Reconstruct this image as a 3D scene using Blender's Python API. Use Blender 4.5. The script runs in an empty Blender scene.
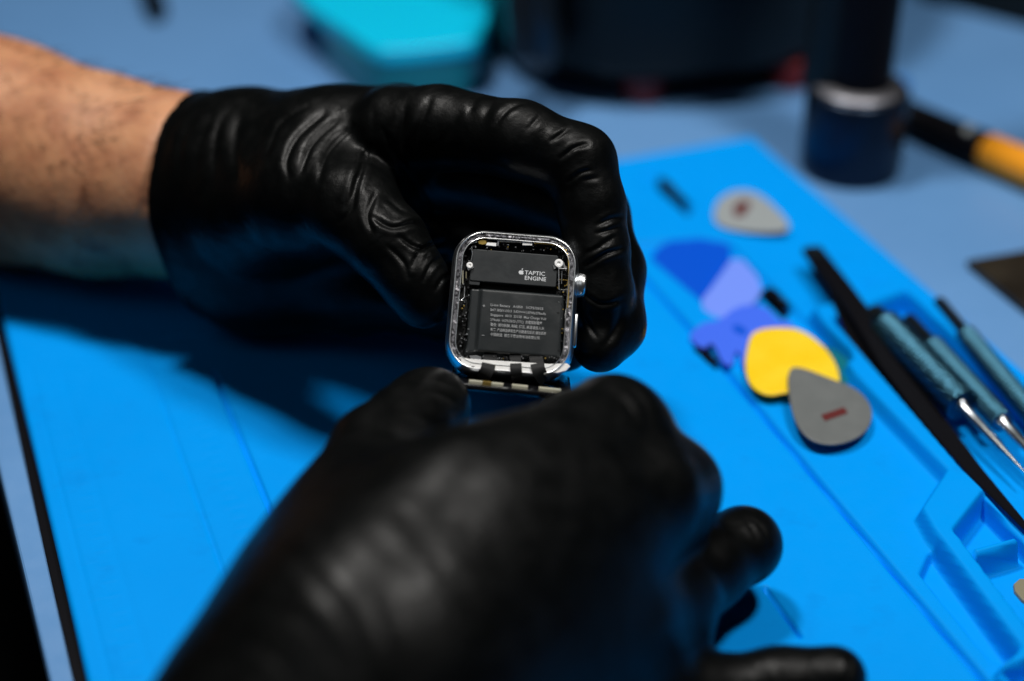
import bpy, math, random
import numpy as np
from mathutils import Matrix
random.seed(7); rng = np.random.default_rng(7)
S = 0.01                      # everything below is written in centimetres
sc = bpy.context.scene; col = sc.collection

# ------------------------------------------------------------------ camera
F = 1672.0; H = 28.0; PITCH = math.radians(32.5)
cR = np.array([1.0, 0, 0])
cF = np.array([0, math.cos(PITCH), -math.sin(PITCH)])
cU = np.array([0, math.sin(PITCH), math.cos(PITCH)])
CAM = np.array([0, 0, H])
def ray(px, py): return cF + cR*(px-512)/F - cU*(py-340.5)/F
def P(px, py, d): return CAM + ray(px, py)*d
def G(px, py, z=0.0):
    r = ray(px, py); return CAM + r*((z-H)/r[2])
def project(v):
    q = v-CAM; d = q@cF
    return 512+F*(q@cR)/d, 340.5-F*(q@cU)/d, d

# ------------------------------------------------------------------ materials
def mat(name, color, rough=0.5, metal=0.0, bump=None, vary=None, spec=0.5, coat=0.0, sss=0.0, trans=0.0, rvary=0.0, alpha=1.0):
    m = bpy.data.materials.new(name); m.use_nodes = True
    nt = m.node_tree; b = nt.nodes['Principled BSDF']
    b.inputs['Base Color'].default_value = (*color, 1); b.inputs['Roughness'].default_value = rough
    b.inputs['Metallic'].default_value = metal; b.inputs['Specular IOR Level'].default_value = spec
    b.inputs['Coat Weight'].default_value = coat; b.inputs['Coat Roughness'].default_value = .15
    b.inputs['Transmission Weight'].default_value = trans
    if sss:
        b.inputs['Subsurface Weight'].default_value = sss; b.inputs['Subsurface Radius'].default_value = (1, .35, .2)
        b.inputs['Subsurface Scale'].default_value = .004
    tc = nt.nodes.new('ShaderNodeTexCoord')
    def noise(scale, detail=4, stretch=None):
        n = nt.nodes.new('ShaderNodeTexNoise'); n.inputs['Scale'].default_value = scale; n.inputs['Detail'].default_value = detail
        mp = nt.nodes.new('ShaderNodeMapping'); nt.links.new(tc.outputs['Object'], mp.inputs['Vector'])
        if stretch: mp.inputs['Scale'].default_value = stretch
        nt.links.new(mp.outputs['Vector'], n.inputs['Vector']); return n
    if vary:
        for (c2, scale, lo, hi) in vary:
            n = noise(scale); r = nt.nodes.new('ShaderNodeValToRGB')
            r.color_ramp.elements[0].position = lo; r.color_ramp.elements[1].position = hi
            r.color_ramp.elements[0].color = (0, 0, 0, 1); r.color_ramp.elements[1].color = (1, 1, 1, 1)
            mx = nt.nodes.new('ShaderNodeMixRGB'); nt.links.new(n.outputs['Fac'], r.inputs['Fac']); nt.links.new(r.outputs['Color'], mx.inputs['Fac'])
            src = b.inputs['Base Color'].links[0].from_socket if b.inputs['Base Color'].links else None
            if src: nt.links.new(src, mx.inputs['Color1'])
            else: mx.inputs['Color1'].default_value = (*color, 1)
            mx.inputs['Color2'].default_value = (*c2, 1); nt.links.new(mx.outputs['Color'], b.inputs['Base Color'])
    if rvary:
        n = noise(180, 6); mr = nt.nodes.new('ShaderNodeMapRange')
        mr.inputs['From Min'].default_value = .35; mr.inputs['From Max'].default_value = .65
        mr.inputs['To Min'].default_value = max(0, rough-rvary); mr.inputs['To Max'].default_value = min(1, rough+rvary)
        nt.links.new(n.outputs['Fac'], mr.inputs['Value']); nt.links.new(mr.outputs['Result'], b.inputs['Roughness'])
    if bump:
        prev = None
        for bb in bump:
            scale, strength, dist = bb[:3]
            n = noise(scale, 5, bb[3] if len(bb) > 3 else None)
            bp = nt.nodes.new('ShaderNodeBump'); bp.inputs['Strength'].default_value = strength; bp.inputs['Distance'].default_value = dist
            nt.links.new(n.outputs['Fac'], bp.inputs['Height'])
            if prev: nt.links.new(prev.outputs['Normal'], bp.inputs['Normal'])
            prev = bp
        nt.links.new(prev.outputs['Normal'], b.inputs['Normal'])
    return m

M = dict(
 desk=mat('pale_blue_laminate', (.115, .27, .53), .38, vary=[((.10, .245, .49), 12, .4, .65)], bump=[(900, .12, .0002)], rvary=.06),
 desk_edge=mat('desk_edge_band', (.16, .30, .50), .5),
 floor=mat('dark_floor', (.004, .005, .006), .8),
 silicone=mat('blue_silicone', (.0, .275, .80), .55, vary=[((.0, .255, .75), 9, .45, .7), ((.0, .24, .72), 90, .60, .80)], bump=[(1500, .10, .0001), (60, .15, .0004)], rvary=.07, spec=.05),
 glove=mat('black_nitrile', (.0016, .0019, .0019), .39, bump=[(2600, .30, .00012), (330, .35, .0005), (110, .3, .0012)], spec=.13, rvary=.07),
 skin=mat('skin', (.50, .235, .115), .55, sss=.25, vary=[((.33, .125, .06), 90, .42, .72), ((.60, .33, .19), 28, .5, .8), ((.30, .13, .07), 260, .60, .78)], bump=[(500, .5, .0006), (1500, .3, .0002)]),
 hair=mat('dark_hair', (.05, .025, .012), .5),
 alu=mat('silver_aluminium', (.50, .53, .56), .30, 1, bump=[(3000, .05, .0001)]),
 rim=mat('polished_rim', (.90, .92, .93), .28, 1),
 gasket=mat('scraped_adhesive', (.14, .14, .155), .42, .6, vary=[((.015, .015, .017), 1300, .47, .58), ((.62, .60, .64), 900, .60, .67)], bump=[(1400, .6, .0002)]),
 board=mat('black_circuit_board', (.003, .0035, .0035), .5, spec=.25, vary=[((.03, .03, .03), 1800, .64, .7)], bump=[(1500, .3, .0001)]),
 graph=mat('graphite_tape', (.017, .020, .022), .5, spec=.35, bump=[(900, .12, .0002)], vary=[((.024, .028, .03), 260, .5, .75)], rvary=.08),
 pouch=mat('battery_foil', (.016, .019, .0205), .38, spec=.4, bump=[(700, .10, .0002), (140, .25, .0006)], rvary=.06),
 flex=mat('flex_cable_black', (.006, .0065, .007), .5, spec=.12, bump=[(900, .15, .0002)]),
 print_=mat('white_print', (.62, .64, .66), .6), print_dim=mat('grey_print', (.30, .31, .32), .6),
 gold=mat('gold_contact', (.75, .52, .14), .3, .9), white=mat('white_plate', (.92, .92, .91), .35, .15, bump=[(900, .2, .0003)]),
 cream=mat('cream_connector', (.36, .35, .27), .5), solder=mat('solder_silver', (.75, .76, .77), .28, 1),
 chip=mat('black_chip', (.012, .012, .013), .3), glass=mat('black_glass', (.006, .006, .007), .08, coat=.5),
 pgrey=mat('grey_pick', (.12, .13, .13), .38, vary=[((.135, .145, .145), 200, .4, .7)], bump=[(900, .2, .0002)]),
 pgrey2=mat('pale_grey_pick', (.27, .30, .31), .45, bump=[(900, .15, .0002)]),
 pyel=mat('yellow_pick', (.90, .56, .01), .35, vary=[((.88, .62, .03), 60, .4, .7)], bump=[(500, .1, .0002)], sss=.2),
 pblue=mat('deep_blue_plastic', (.0, .075, .58), .45, spec=.2, bump=[(300, .1, .0003)]),
 peri=mat('periwinkle_plastic', (.16, .27, .88), .35, bump=[(300, .1, .0003)]),
 perid=mat('violet_blue_plastic', (.05, .14, .80), .4, spec=.25, bump=[(300, .1, .0003)]),
 teal=mat('green_teal_shadow', (.0, .13, .16), .4),
 red=mat('dark_red_print', (.09, .006, .006), .5), redfoot=mat('red_rubber', (.17, .006, .005), .5),
 steel=mat('brushed_steel', (.55, .60, .64), .25, 1, bump=[(1500, .1, .0001)]),
 knurl=mat('knurled_steel', (.05, .15, .22), .28, 1), dsteel=mat('dark_steel', (.02, .028, .035), .3, .7),  # knurl: bluish base colour carries the reflection of the mat
 black=mat('matt_black_coating', (.003, .003, .0045), .5, spec=.08, bump=[(900, .2, .0002)]),
 machine=mat('black_casing', (.004, .007, .008), .5, spec=.2, bump=[(800, .3, .0003)]),
 navy=mat('navy_anodised', (.010, .020, .038), .3, .75), edge=mat('rim_highlight_metal', (.20, .20, .22), .45, .9),
 orange=mat('orange_rubber', (.85, .32, .01), .5), cyan=mat('cyan_plastic', (.0, .50, .76), .4, sss=.1),
 tealb=mat('teal_clear_plastic', (.0, .21, .25), .3), brown=mat('brown_black_plate', (.022, .018, .014), .3, .4, vary=[((.05, .042, .03), 60, .4, .7)]),
 bluedot=mat('blue_sleeve', (.0, .12, .42), .4), khaki=mat('khaki_metal', (.20, .18, .11), .5),
)

# ------------------------------------------------------------------ object helpers
def wloc(o):
    v = np.zeros(3)
    while o is not None: v = v+np.array(o.location); o = o.parent
    return v/S
def tag(o, label=None, cat=None, group=None, kind=None):
    if label: o['label'] = label
    if cat: o['category'] = cat
    if group: o['group'] = group
    if kind: o['kind'] = kind
    return o
def empty(name, loc, label, cat, group=None):
    o = bpy.data.objects.new(name, None); o.location = tuple(np.array(loc, float)*S); o.empty_display_size = .01
    col.objects.link(o); return tag(o, label, cat, group)
def mesh(name, V, Fc, m, parent=None, smooth=True, origin=None, angle=40):
    V = np.asarray(V, float)
    base = wloc(parent) if parent else (np.array([V[:, 0].mean(), V[:, 1].mean(), V[:, 2].min()]) if origin is None else np.array(origin, float))
    me = bpy.data.meshes.new(name); me.from_pydata([tuple(v) for v in (V-base)*S], [], [tuple(int(i) for i in f) for f in Fc])
    me.materials.append(M[m] if isinstance(m, str) else m); me.validate(); me.update()
    if smooth:
        me.polygons.foreach_set('use_smooth', [True]*len(me.polygons))
        me.set_sharp_from_angle(angle=math.radians(angle))
    o = bpy.data.objects.new(name, me); col.objects.link(o)
    if parent: o.parent = parent
    else: o.location = tuple(base*S)
    return o
class MB:
    def __init__(s): s.V = []; s.F = []
    def add(s, V, Fc):
        n = len(s.V); s.V += [tuple(v) for v in V]; s.F += [tuple(i+n for i in f) for f in Fc]; return s
    def build(s, name, m, parent=None, **k): return mesh(name, s.V, s.F, m, parent, **k)

def chaikin(p, n=2):
    p = np.asarray(p, float)
    for _ in range(n):
        q = np.roll(p, -1, 0); p = np.stack([p*.75+q*.25, p*.25+q*.75], 1).reshape(-1, p.shape[1])
    return p
def rings(R, close=True, cap0=True, cap1=True):
    n = len(R[0]); V = np.concatenate(R); Fc = []
    for a in range(len(R)-1):
        for i in range(n if close else n-1):
            j = (i+1) % n; Fc.append((a*n+i, a*n+j, (a+1)*n+j, (a+1)*n+i))
    if cap0: Fc.append(tuple(range(n))[::-1])
    if cap1: Fc.append(tuple((len(R)-1)*n+i for i in range(n)))
    return V, Fc
def inset(p, nrm, d):
    t = np.roll(p, -1, 0)-np.roll(p, 1, 0); t /= np.linalg.norm(t, axis=1)[:, None]+1e-9
    inn = np.cross(nrm, t); c = p.mean(0)
    if ((c-p)*inn).sum() < 0: inn = -inn
    return p+inn*d
def slab(pts, thick, bev=.03):
    """pts: (N,3) top outline, near planar; real thickness downward"""
    p = np.asarray(pts, float); e1 = p-p.mean(0); nrm = np.linalg.svd(e1)[2][2]
    if nrm[2] < 0: nrm = -nrm
    a = np.roll(p, -1, 0)
    if (np.cross(p-p.mean(0), a-p.mean(0))@nrm).sum() < 0: p = p[::-1]
    R = [inset(p, nrm, bev)-nrm*thick, p-nrm*(thick-bev), p-nrm*bev, inset(p, nrm, bev*.4)-nrm*bev*.25, inset(p, nrm, bev), inset(p, nrm, bev*1.5)]
    return rings(R)
def frame_of(t):
    t = t/np.linalg.norm(t); a = np.array([0, 0, 1.]) if abs(t[2]) < .9 else np.array([1., 0, 0])
    u = np.cross(a, t); u /= np.linalg.norm(u); return t, u, np.cross(t, u)
def tube(pts, rad, n=24, flat=1.0):
    pts = np.asarray(pts, float); rad = np.broadcast_to(rad, (len(pts),)); R = []
    for i in range(len(pts)):
        t = pts[min(i+1, len(pts)-1)]-pts[max(i-1, 0)]; t, u, v = frame_of(t)
        a = np.linspace(0, 2*math.pi, n, endpoint=False)
        R.append(pts[i]+rad[i]*(np.cos(a)[:, None]*u+flat*np.sin(a)[:, None]*v))
    return rings(R)
def lathe(c, prof, n=64, axis=(0, 0, 1)):
    t, u, v = frame_of(np.array(axis, float)); a = np.linspace(0, 2*math.pi, n, endpoint=False); R = []
    for r, h in prof: R.append(np.array(c)+t*h+r*(np.cos(a)[:, None]*u+np.sin(a)[:, None]*v))
    return rings(R)
def box(c, hx, hy, hz, ax, ay, az, bev=0):
    c = np.array(c); p = []
    for z in (-1, 1):
        for x, y in ((-1, -1), (1, -1), (1, 1), (-1, 1)): p.append(c+ax*hx*x+ay*hy*y+az*hz*z)
    return p, [(3, 2, 1, 0), (4, 5, 6, 7), (0, 1, 5, 4), (1, 2, 6, 5), (2, 3, 7, 6), (3, 0, 4, 7)]

# ------------------------------------------------------------------ smooth solid bodies from distance fields
def capd(X, a, b, ra, rb):
    ab = b-a; L = ab@ab+1e-9; t = np.clip(((X-a)@ab)/L, 0, 1)
    d = X-a-t[..., None]*ab
    return np.sqrt((d*d).sum(-1))-(ra+(rb-ra)*t)
def smin(a, b, k):
    h = np.clip(.5+.5*(b-a)/k, 0, 1); return b+(a-b)*h-k*h*(1-h)
def chain(X, J, k=.3):
    d = None
    for (a, ra), (b, rb) in zip(J[:-1], J[1:]):
        e = capd(X, a, b, ra, rb); d = e if d is None else smin(d, e, k)
    return d
def grid_eval(fn, lo, hi, h):
    B = 8; nb = np.ceil((hi-lo)/h/B).astype(int)+1; n = nb*B
    cx = [lo[a]+h*(B*np.arange(nb[a])+(B-1)/2) for a in range(3)]
    C = np.stack(np.meshgrid(*cx, indexing='ij'), -1).astype(np.float32); fc = fn(C)
    near = np.abs(fc) < h*B*.87+.35
    f = np.repeat(np.repeat(np.repeat(fc, B, 0), B, 1), B, 2).astype(np.float32)
    bl = np.argwhere(near); o = np.stack(np.meshgrid(*[np.arange(B)]*3, indexing='ij'), -1).reshape(-1, 3)
    for k in range(0, len(bl), 800):
        I = (bl[k:k+800, None]*B+o).reshape(-1, 3); X = (lo+h*I).astype(np.float32)
        f[I[:, 0], I[:, 1], I[:, 2]] = fn(X)
    return f
def nets(f, lo, h):
    s = f < 0
    cnt = np.zeros(tuple(np.array(f.shape)-1), np.int8)
    for a in (0, 1):
        for b in (0, 1):
            for c in (0, 1): cnt += s[a:a+cnt.shape[0], b:b+cnt.shape[1], c:c+cnt.shape[2]]
    act = (cnt > 0) & (cnt < 8); idx = np.full(act.shape, -1, np.int64); I = np.argwhere(act); idx[act] = np.arange(len(I))
    acc = np.zeros((len(I), 3)); num = np.zeros(len(I))
    C = [(a, b, c) for a in (0, 1) for b in (0, 1) for c in (0, 1)]
    for p in C:
        for ax in range(3):
            if p[ax]: continue
            q = list(p); q[ax] = 1
            fp = f[I[:, 0]+p[0], I[:, 1]+p[1], I[:, 2]+p[2]]; fq = f[I[:, 0]+q[0], I[:, 1]+q[1], I[:, 2]+q[2]]
            m = (fp < 0) != (fq < 0); t = np.where(m, fp/(fp-fq+1e-12), 0)
            pos = np.repeat(np.array(p, float)[None], len(I), 0); pos[:, ax] = t
            acc[m] += pos[m]; num[m] += 1
    V = lo+h*(I+acc/num[:, None]); Fc = []
    for ax in range(3):
        o1, o2 = [(1, 2), (2, 0), (0, 1)][ax]
        sl0 = [slice(None)]*3; sl1 = [slice(None)]*3; sl0[ax] = slice(0, -1); sl1[ax] = slice(1, None)
        A, B = s[tuple(sl0)], s[tuple(sl1)]
        for flag, flip in ((A & ~B, False), (~A & B, True)):
            E = np.argwhere(flag); E = E[(E[:, o1] > 0) & (E[:, o2] > 0) & (E[:, o1] < f.shape[o1]-1) & (E[:, o2] < f.shape[o2]-1)]
            q = []
            for d1, d2 in ((-1, -1), (0, -1), (0, 0), (-1, 0)):
                e = E.copy(); e[:, o1] += d1; e[:, o2] += d2; q.append(idx[e[:, 0], e[:, 1], e[:, 2]])
            q = np.stack(q, 1); Fc.append(q[:, ::-1] if flip else q)
    return V, np.concatenate(Fc)
def fast_mesh(name, V, Q, m):
    me = bpy.data.meshes.new(name); me.vertices.add(len(V)); me.vertices.foreach_set('co', np.asarray(V, np.float32).ravel())
    me.loops.add(Q.size); me.loops.foreach_set('vertex_index', Q.ravel().astype(np.int32))
    me.polygons.add(len(Q)); me.polygons.foreach_set('loop_start', np.arange(0, Q.size, Q.shape[1], dtype=np.int32))
    me.materials.append(M[m]); me.update(calc_edges=True); me.validate()
    me.polygons.foreach_set('use_smooth', [True]*len(me.polygons)); return me
def body(name, fn, lo, hi, h, m, parent, folds=(), subd=1, relax=3, soften=None):
    f = grid_eval(fn, np.array(lo, float), np.array(hi, float), h)
    if soften:                                # tight glove over the back of the hand: even out the hollows there
        ctr, r0, r1, cells = soften; g = f.copy()
        for _ in range(3):
            for ax in range(3):
                c = np.cumsum(np.pad(g, [(cells+1, cells) if a == ax else (0, 0) for a in range(3)], mode='edge'), axis=ax, dtype=np.float64)
                n_ = g.shape[ax]; k = 2*cells+1
                hi_ = np.take(c, np.arange(k, k+n_), axis=ax); lo_ = np.take(c, np.arange(0, n_), axis=ax); g = ((hi_-lo_)/k).astype(np.float32)
        I = [lo[a]+h*np.arange(f.shape[a]) for a in range(3)]
        D = np.sqrt((I[0][:, None, None]-ctr[0])**2+(I[1][None, :, None]-ctr[1])**2+(I[2][None, None, :]-ctr[2])**2)
        w_ = np.clip((r1-D)/(r1-r0), 0, 1); w_ = w_*w_*(3-2*w_); f = (f*(1-w_)+(g-.08)*w_).astype(np.float32)
    V, Q = nets(f, np.array(lo, float), h)
    for _ in range(relax):
        acc = np.zeros_like(V); n = np.zeros(len(V))
        for a in range(4):
            np.add.at(acc, Q[:, a], V[Q[:, (a+1) % 4]]+V[Q[:, (a+3) % 4]]); np.add.at(n, Q[:, a], 2)
        V = V*.5+.5*acc/np.maximum(n, 1)[:, None]
    base = wloc(parent)
    me = fast_mesh(name, (V-base)*S, Q, m); o = bpy.data.objects.new(name, me); col.objects.link(o)
    if subd:
        md = o.modifiers.new('s', 'SUBSURF'); md.levels = subd; md.render_levels = subd
        dg = bpy.context.evaluated_depsgraph_get(); m2 = bpy.data.meshes.new_from_object(o.evaluated_get(dg)); o.modifiers.clear(); o.data = m2; me = m2
    n = len(me.vertices); co = np.empty(n*3, np.float32); me.vertices.foreach_get('co', co); co = co.reshape(-1, 3).astype(float)
    nr = np.empty(n*3, np.float32); me.vertex_normals.foreach_get('vector', nr); nr = nr.reshape(-1, 3)
    W = co/S+base
    if len(folds):
        px, py, d = project(W); view = CAM-W; view /= np.linalg.norm(view, axis=1)[:, None]
        face = np.clip((nr*view).sum(1)*2.2, 0, 1); disp = np.zeros(n)
        for fd in folds:
            pl = np.array(fd['p'], float); w = fd.get('w', 4); A = fd.get('a', .05)
            if len(pl) > 2:                       # round the polyline
                t = np.linspace(0, len(pl)-1, 4*len(pl)); i = np.clip(t.astype(int), 0, len(pl)-2); fr = (t-i)[:, None]
                p0 = pl[np.clip(i-1, 0, None)]; p1 = pl[i]; p2 = pl[i+1]; p3 = pl[np.clip(i+2, None, len(pl)-1)]
                pl = .5*(2*p1+(p2-p0)*fr+(2*p0-5*p1+4*p2-p3)*fr**2+(3*p1-p0-3*p2+p3)*fr**3)
            sel = (px > pl[:, 0].min()-6*w) & (px < pl[:, 0].max()+6*w) & (py > pl[:, 1].min()-6*w) & (py < pl[:, 1].max()+6*w) & (face > 0) & (np.abs(d-fd.get('d', d)) < 4)
            if not sel.any(): continue
            q = np.stack([px[sel], py[sel]], 1); best = np.full(len(q), 1e9); sd = np.zeros(len(q)); tt = np.zeros(len(q)); N = len(pl)-1
            for i in range(N):
                a, b = pl[i], pl[i+1]; ab = b-a; L = ab@ab+1e-9; t = np.clip(((q-a)@ab)/L, 0, 1); dv = q-a-t[:, None]*ab
                dist = np.sqrt((dv**2).sum(1)); side = np.sign(ab[0]*(q[:, 1]-a[1])-ab[1]*(q[:, 0]-a[0])); m_ = dist < best
                best[m_] = dist[m_]; sd[m_] = (dist*side)[m_]; tt[m_] = (i+t[m_])/N
            env = np.clip(np.sin(math.pi*np.clip(tt*.9+.05, 0, 1)), 0, 1)**.7
            prof = -np.exp(-(sd/(w*.6))**2)+.55*np.exp(-((sd-1.5*w)/w)**2)+.45*np.exp(-((sd+1.5*w)/w)**2)
            disp[sel] += A*env*prof*face[sel]
        W = W+nr*disp[:, None]
        me.vertices.foreach_set('co', ((W-base)*S).astype(np.float32).ravel()); me.update()
    me.polygons.foreach_set('use_smooth', [True]*len(me.polygons))
    o.parent = parent
    return o

# ------------------------------------------------------------------ setting: desk, floor
ZD = -.42                                                    # desk top
L0, L1 = G(0, 476, ZD), G(49, 681, ZD); dl = (L1-L0)/np.linalg.norm(L1-L0)
n_in = np.array([-dl[1], dl[0], 0]);  n_in = n_in if n_in[0] > 0 else -n_in
a = L0-dl*130; b = L0+dl*60
pts = np.array([a, b, b+n_in*190, a+n_in*190])
V, Fc = slab(pts, 2.6, .12); tag(mesh('desk_surface', V, Fc, 'desk', angle=30), kind='structure', label='pale blue laminate desk top under the mat')
V, Fc = slab(np.array([[-400, -300, -74], [400, -300, -74], [400, 400, -74], [-400, 400, -74.]]), 4, .1)
tag(mesh('floor', V, Fc, 'floor'), kind='structure', label='dark floor below the desk edge')

# ------------------------------------------------------------------ repair mat (one moulded silicone sheet, height field)
U = np.array([-.355, .935, 0]); U /= np.linalg.norm(U); Wv = np.array([U[1], -U[0], 0])      # long and short axis
def uw(p): p = np.asarray(p); return np.stack([p@Wv, p@U], -1)
def pxuw(lst, z=0.0): return np.array([uw(G(x, y, z)) for x, y in lst])
def polysd(X, Y, poly):
    d = np.full(X.shape, 1e9); inside = np.zeros(X.shape, bool); N = len(poly)
    for i in range(N):
        a, b = poly[i], poly[(i+1) % N]; e = b-a; wx, wy = X-a[0], Y-a[1]
        t = np.clip((wx*e[0]+wy*e[1])/(e@e+1e-12), 0, 1); d = np.minimum(d, (wx-e[0]*t)**2+(wy-e[1]*t)**2)
        c = ((a[1] > Y) != (b[1] > Y)) & (X < (b[0]-a[0])*(Y-a[1])/(b[1]-a[1]+1e-12)+a[0]); inside ^= c
    d = np.sqrt(d); return np.where(inside, -d, d)
def segd(X, Y, a, b):
    e = b-a; t = np.clip(((X-a[0])*e[0]+(Y-a[1])*e[1])/(e@e), 0, 1); return np.sqrt((X-a[0]-e[0]*t)**2+(Y-a[1]-e[1]*t)**2)
wl = uw(G(40, 525, 0))[0]+.26; wr = pxuw([(880, 246)])[0][0]; uf = pxuw([(690, 146)])[0][1]
wr = (pxuw([(800, 170), (1000, 358)])[:, 0]).mean(); un = uf-48
h = .06
xb = pxuw([(850, 372)])[0][0]-.3; xs = np.concatenate([np.arange(wl, xb, h), np.arange(xb, wr+.02, .035)]); ys = np.arange(un, uf+h*.5, h); X, Y = np.meshgrid(xs, ys, indexing='ij')
Z = np.zeros(X.shape)
def step(sd, w=.05): return np.clip(.5-sd/(2*w), 0, 1)**2*(3-2*np.clip(.5-sd/(2*w), 0, 1))
def setlevel(poly, z, w=.075, r=.12):
    global Z
    k = step(polysd(X, Y, poly)-0, w); Z = Z*(1-k)+z*k
TOP = .50; FLO = -.30
ridge = pxuw([(812, 306), (836, 300), (905, 268), (1080, 430), (1080, 700), (1060, 760), (1004, 690), (1000, 662), (1014, 652), (1018, 645), (931, 527), (920, 507), (945, 469), (852, 372)], TOP)
setlevel(np.concatenate([pxuw([(990, 658), (921, 574), (929, 556), (943, 546)], 0), pxuw([(950, 530), (1030, 640), (1012, 652)], TOP)]), FLO)     # long bin
setlevel(ridge, TOP, .115)
setlevel(pxuw([(833, 318), (848, 313), (906, 291), (1075, 448), (1075, 590), (1024, 529), (983, 487), (964, 469)], TOP), FLO)           # tool tray
setlevel(pxuw([(955, 529), (984, 492), (1100, 610), (1100, 720)], TOP), FLO)                                        # small bins
setlevel(pxuw([(970, 548), (1016, 536), (1021, 541), (977, 555)], TOP), TOP)
setlevel(pxuw([(1004, 668), (1040, 655), (1080, 700), (1040, 730)], TOP), FLO)
blueT = pxuw([(634, 243), (700, 238), (730, 243), (848, 362), (850, 372), (806, 384), (797, 380)], 0)
def band(poly, z, wdt):
    global Z
    d = np.abs(polysd(X, Y, poly))-wdt; k = step(d, .06); Z = Z*(1-k)+np.maximum(Z, z)*k
setlevel(blueT, -.16)
setlevel(pxuw([(655, 184), (664, 180), (692, 205), (688, 214)], 0), -.36, .1)
setlevel(pxuw([(640, 176), (654, 170), (658, 182), (642, 190)], 0), -.1, .1)
setlevel(pxuw([(762, 293), (775, 288), (792, 306), (784, 314)], 0), -.36, .08)
setlevel(pxuw([(694, 348), (704, 343), (722, 362), (716, 368)], 0), -.36, .08)
def groove(lst, dep, wdt, z=0):
    global Z
    p = pxuw(lst, z)
    for a_, b_ in zip(p[:-1], p[1:]): Z = Z-dep*np.exp(-(segd(X, Y, a_, b_)/wdt)**2)
groove([(624, 255), (700, 338), (1010, 712)], .34, .075)
groove([(213, 371), (330, 655)], .30, .05); groove([(142, 344), (260, 676)], .06, .045); groove([(142, 344), (420, 298)], .07, .06)
groove([(765, 588), (800, 636)], .25, .05); groove([(30, 366), (125, 735)], .025, .045); groove([(60, 366), (170, 735)], .012, .10)
# faint embossed rule along the left edge and notches
e0, e1 = pxuw([(36, 392), (125, 735)])
for i in range(120):
    t = i/119; c = e0+(e1-e0)*t; ln = .8 if i % 5 == 0 else .4
    lo_i = (np.searchsorted(xs, c[0]), np.searchsorted(xs, c[0]+ln))
    j = np.searchsorted(ys, c[1])
    if 0 < j < len(ys): Z[lo_i[0]:lo_i[1], j-1:j+1] += .008
# shallow stamped cells between the two inner lines
g0, g1 = pxuw([(172, 380), (262, 610)])
for i in range(26):
    c = g0+(g1-g0)*(i/25); k = step(np.maximum(abs(X-c[0]-.35)-.18-.12*(i % 3 == 0), abs(Y-c[1])-.14), .05); Z += .010*k
# rolled outer edge
ed = np.minimum(np.minimum(X-xs[0], xs[-1]-X), np.minimum(Y-ys[0], ys[-1]-Y)); Z -= .12*np.clip(1-ed/.12, 0, 1)**2
nx, ny = X.shape
V = (X[..., None]*Wv+Y[..., None]*U+np.stack([0*X, 0*X, Z], -1)).reshape(-1, 3)
ii, jj = np.meshgrid(np.arange(nx-1), np.arange(ny-1), indexing='ij'); k = (ii*ny+jj).ravel()
Q = np.stack([k, k+ny, k+ny+1, k+1], 1)
# skirt down to the desk
per = np.concatenate([np.arange(nx)*ny, (nx-1)*ny+np.arange(1, ny), np.arange(nx-2, -1, -1)*ny+ny-1, np.arange(ny-2, 0, -1)])
b0 = len(V); Vb = V[per].copy(); Vb[:, 2] = ZD+.004; V = np.concatenate([V, Vb]); m_ = len(per); k = np.arange(m_)
Q = np.concatenate([Q, np.stack([per[k], b0+k, b0+(k+1) % m_, per[(k+1) % m_]], 1)])
cbase = np.array([V[:, 0].mean(), V[:, 1].mean(), ZD])
me = fast_mesh('repair_mat', (V-cbase)*S, Q, 'silicone'); o = bpy.data.objects.new('repair_mat', me); o.location = tuple(cbase*S); col.objects.link(o)
tag(o, 'bright blue silicone work mat with moulded tool bins lying on the desk', 'mat')

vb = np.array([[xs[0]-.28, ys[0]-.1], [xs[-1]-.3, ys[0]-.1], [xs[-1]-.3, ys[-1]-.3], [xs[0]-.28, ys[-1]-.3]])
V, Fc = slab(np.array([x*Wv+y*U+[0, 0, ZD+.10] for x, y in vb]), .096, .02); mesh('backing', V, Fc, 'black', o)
for (q0, q1, rr_, lb) in (((660, 181), (686, 203), .2, 'tiny black piece lying behind the pale grey pick'), ((766, 292), (787, 306), .24, 'stubby black piece between the pale card and the yellow pick'), ((697, 349), (717, 362), .13, 'thin black piece under the violet blue lobed tool')):
    a_, b_ = G(*q0, -.05), G(*q1, -.05); V, Fc = tube([a_, a_*.9+b_*.1, a_*.55+b_*.45, a_*.5+b_*.5, b_*.9+a_*.1, b_], [rr_*.7, rr_, rr_, rr_*.6, rr_*.6, rr_*.4], 12)
    tag(mesh('black_piece', V, Fc, 'black'), lb, 'screw bit')  # small black pieces laid in the recesses to darken them
# ------------------------------------------------------------------ picks and plastic bits on the mat
def plane_pts(lst, zs):
    """zs: three (px,py,z) control heights defining a tilted plane"""
    A = []; 
    for x, y, z in zs: g = G(x, y, z); A.append(g)
    A = np.array(A); n = np.cross(A[1]-A[0], A[2]-A[0]); out = []
    for x, y in lst:
        r = ray(x, y); t = (n@(A[0]-CAM))/(n@r); out.append(CAM+r*t)
    return np.array(out)
def flat(z): return [(700, 300, z), (800, 300, z), (750, 400, z)]
def piece(name, lst, zs, thick, m, label, cat, bev=.03, group=None, n=2, parent=None):
    V, Fc = slab(plane_pts(chaikin(lst, n), zs), thick, bev)
    o = mesh(name, V, Fc, m, parent)
    if not parent: tag(o, label, cat, group)
    return o
zf = -.16
piece('opening_pick', [(648, 256), (668, 239), (700, 234), (730, 238), (731, 262), (716, 284), (697, 304), (676, 297), (658, 277)], flat(zf+.12), .1, 'pblue', 'deep blue plastic opening pick lying flat in the mat tray', 'pick', .05)
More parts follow.
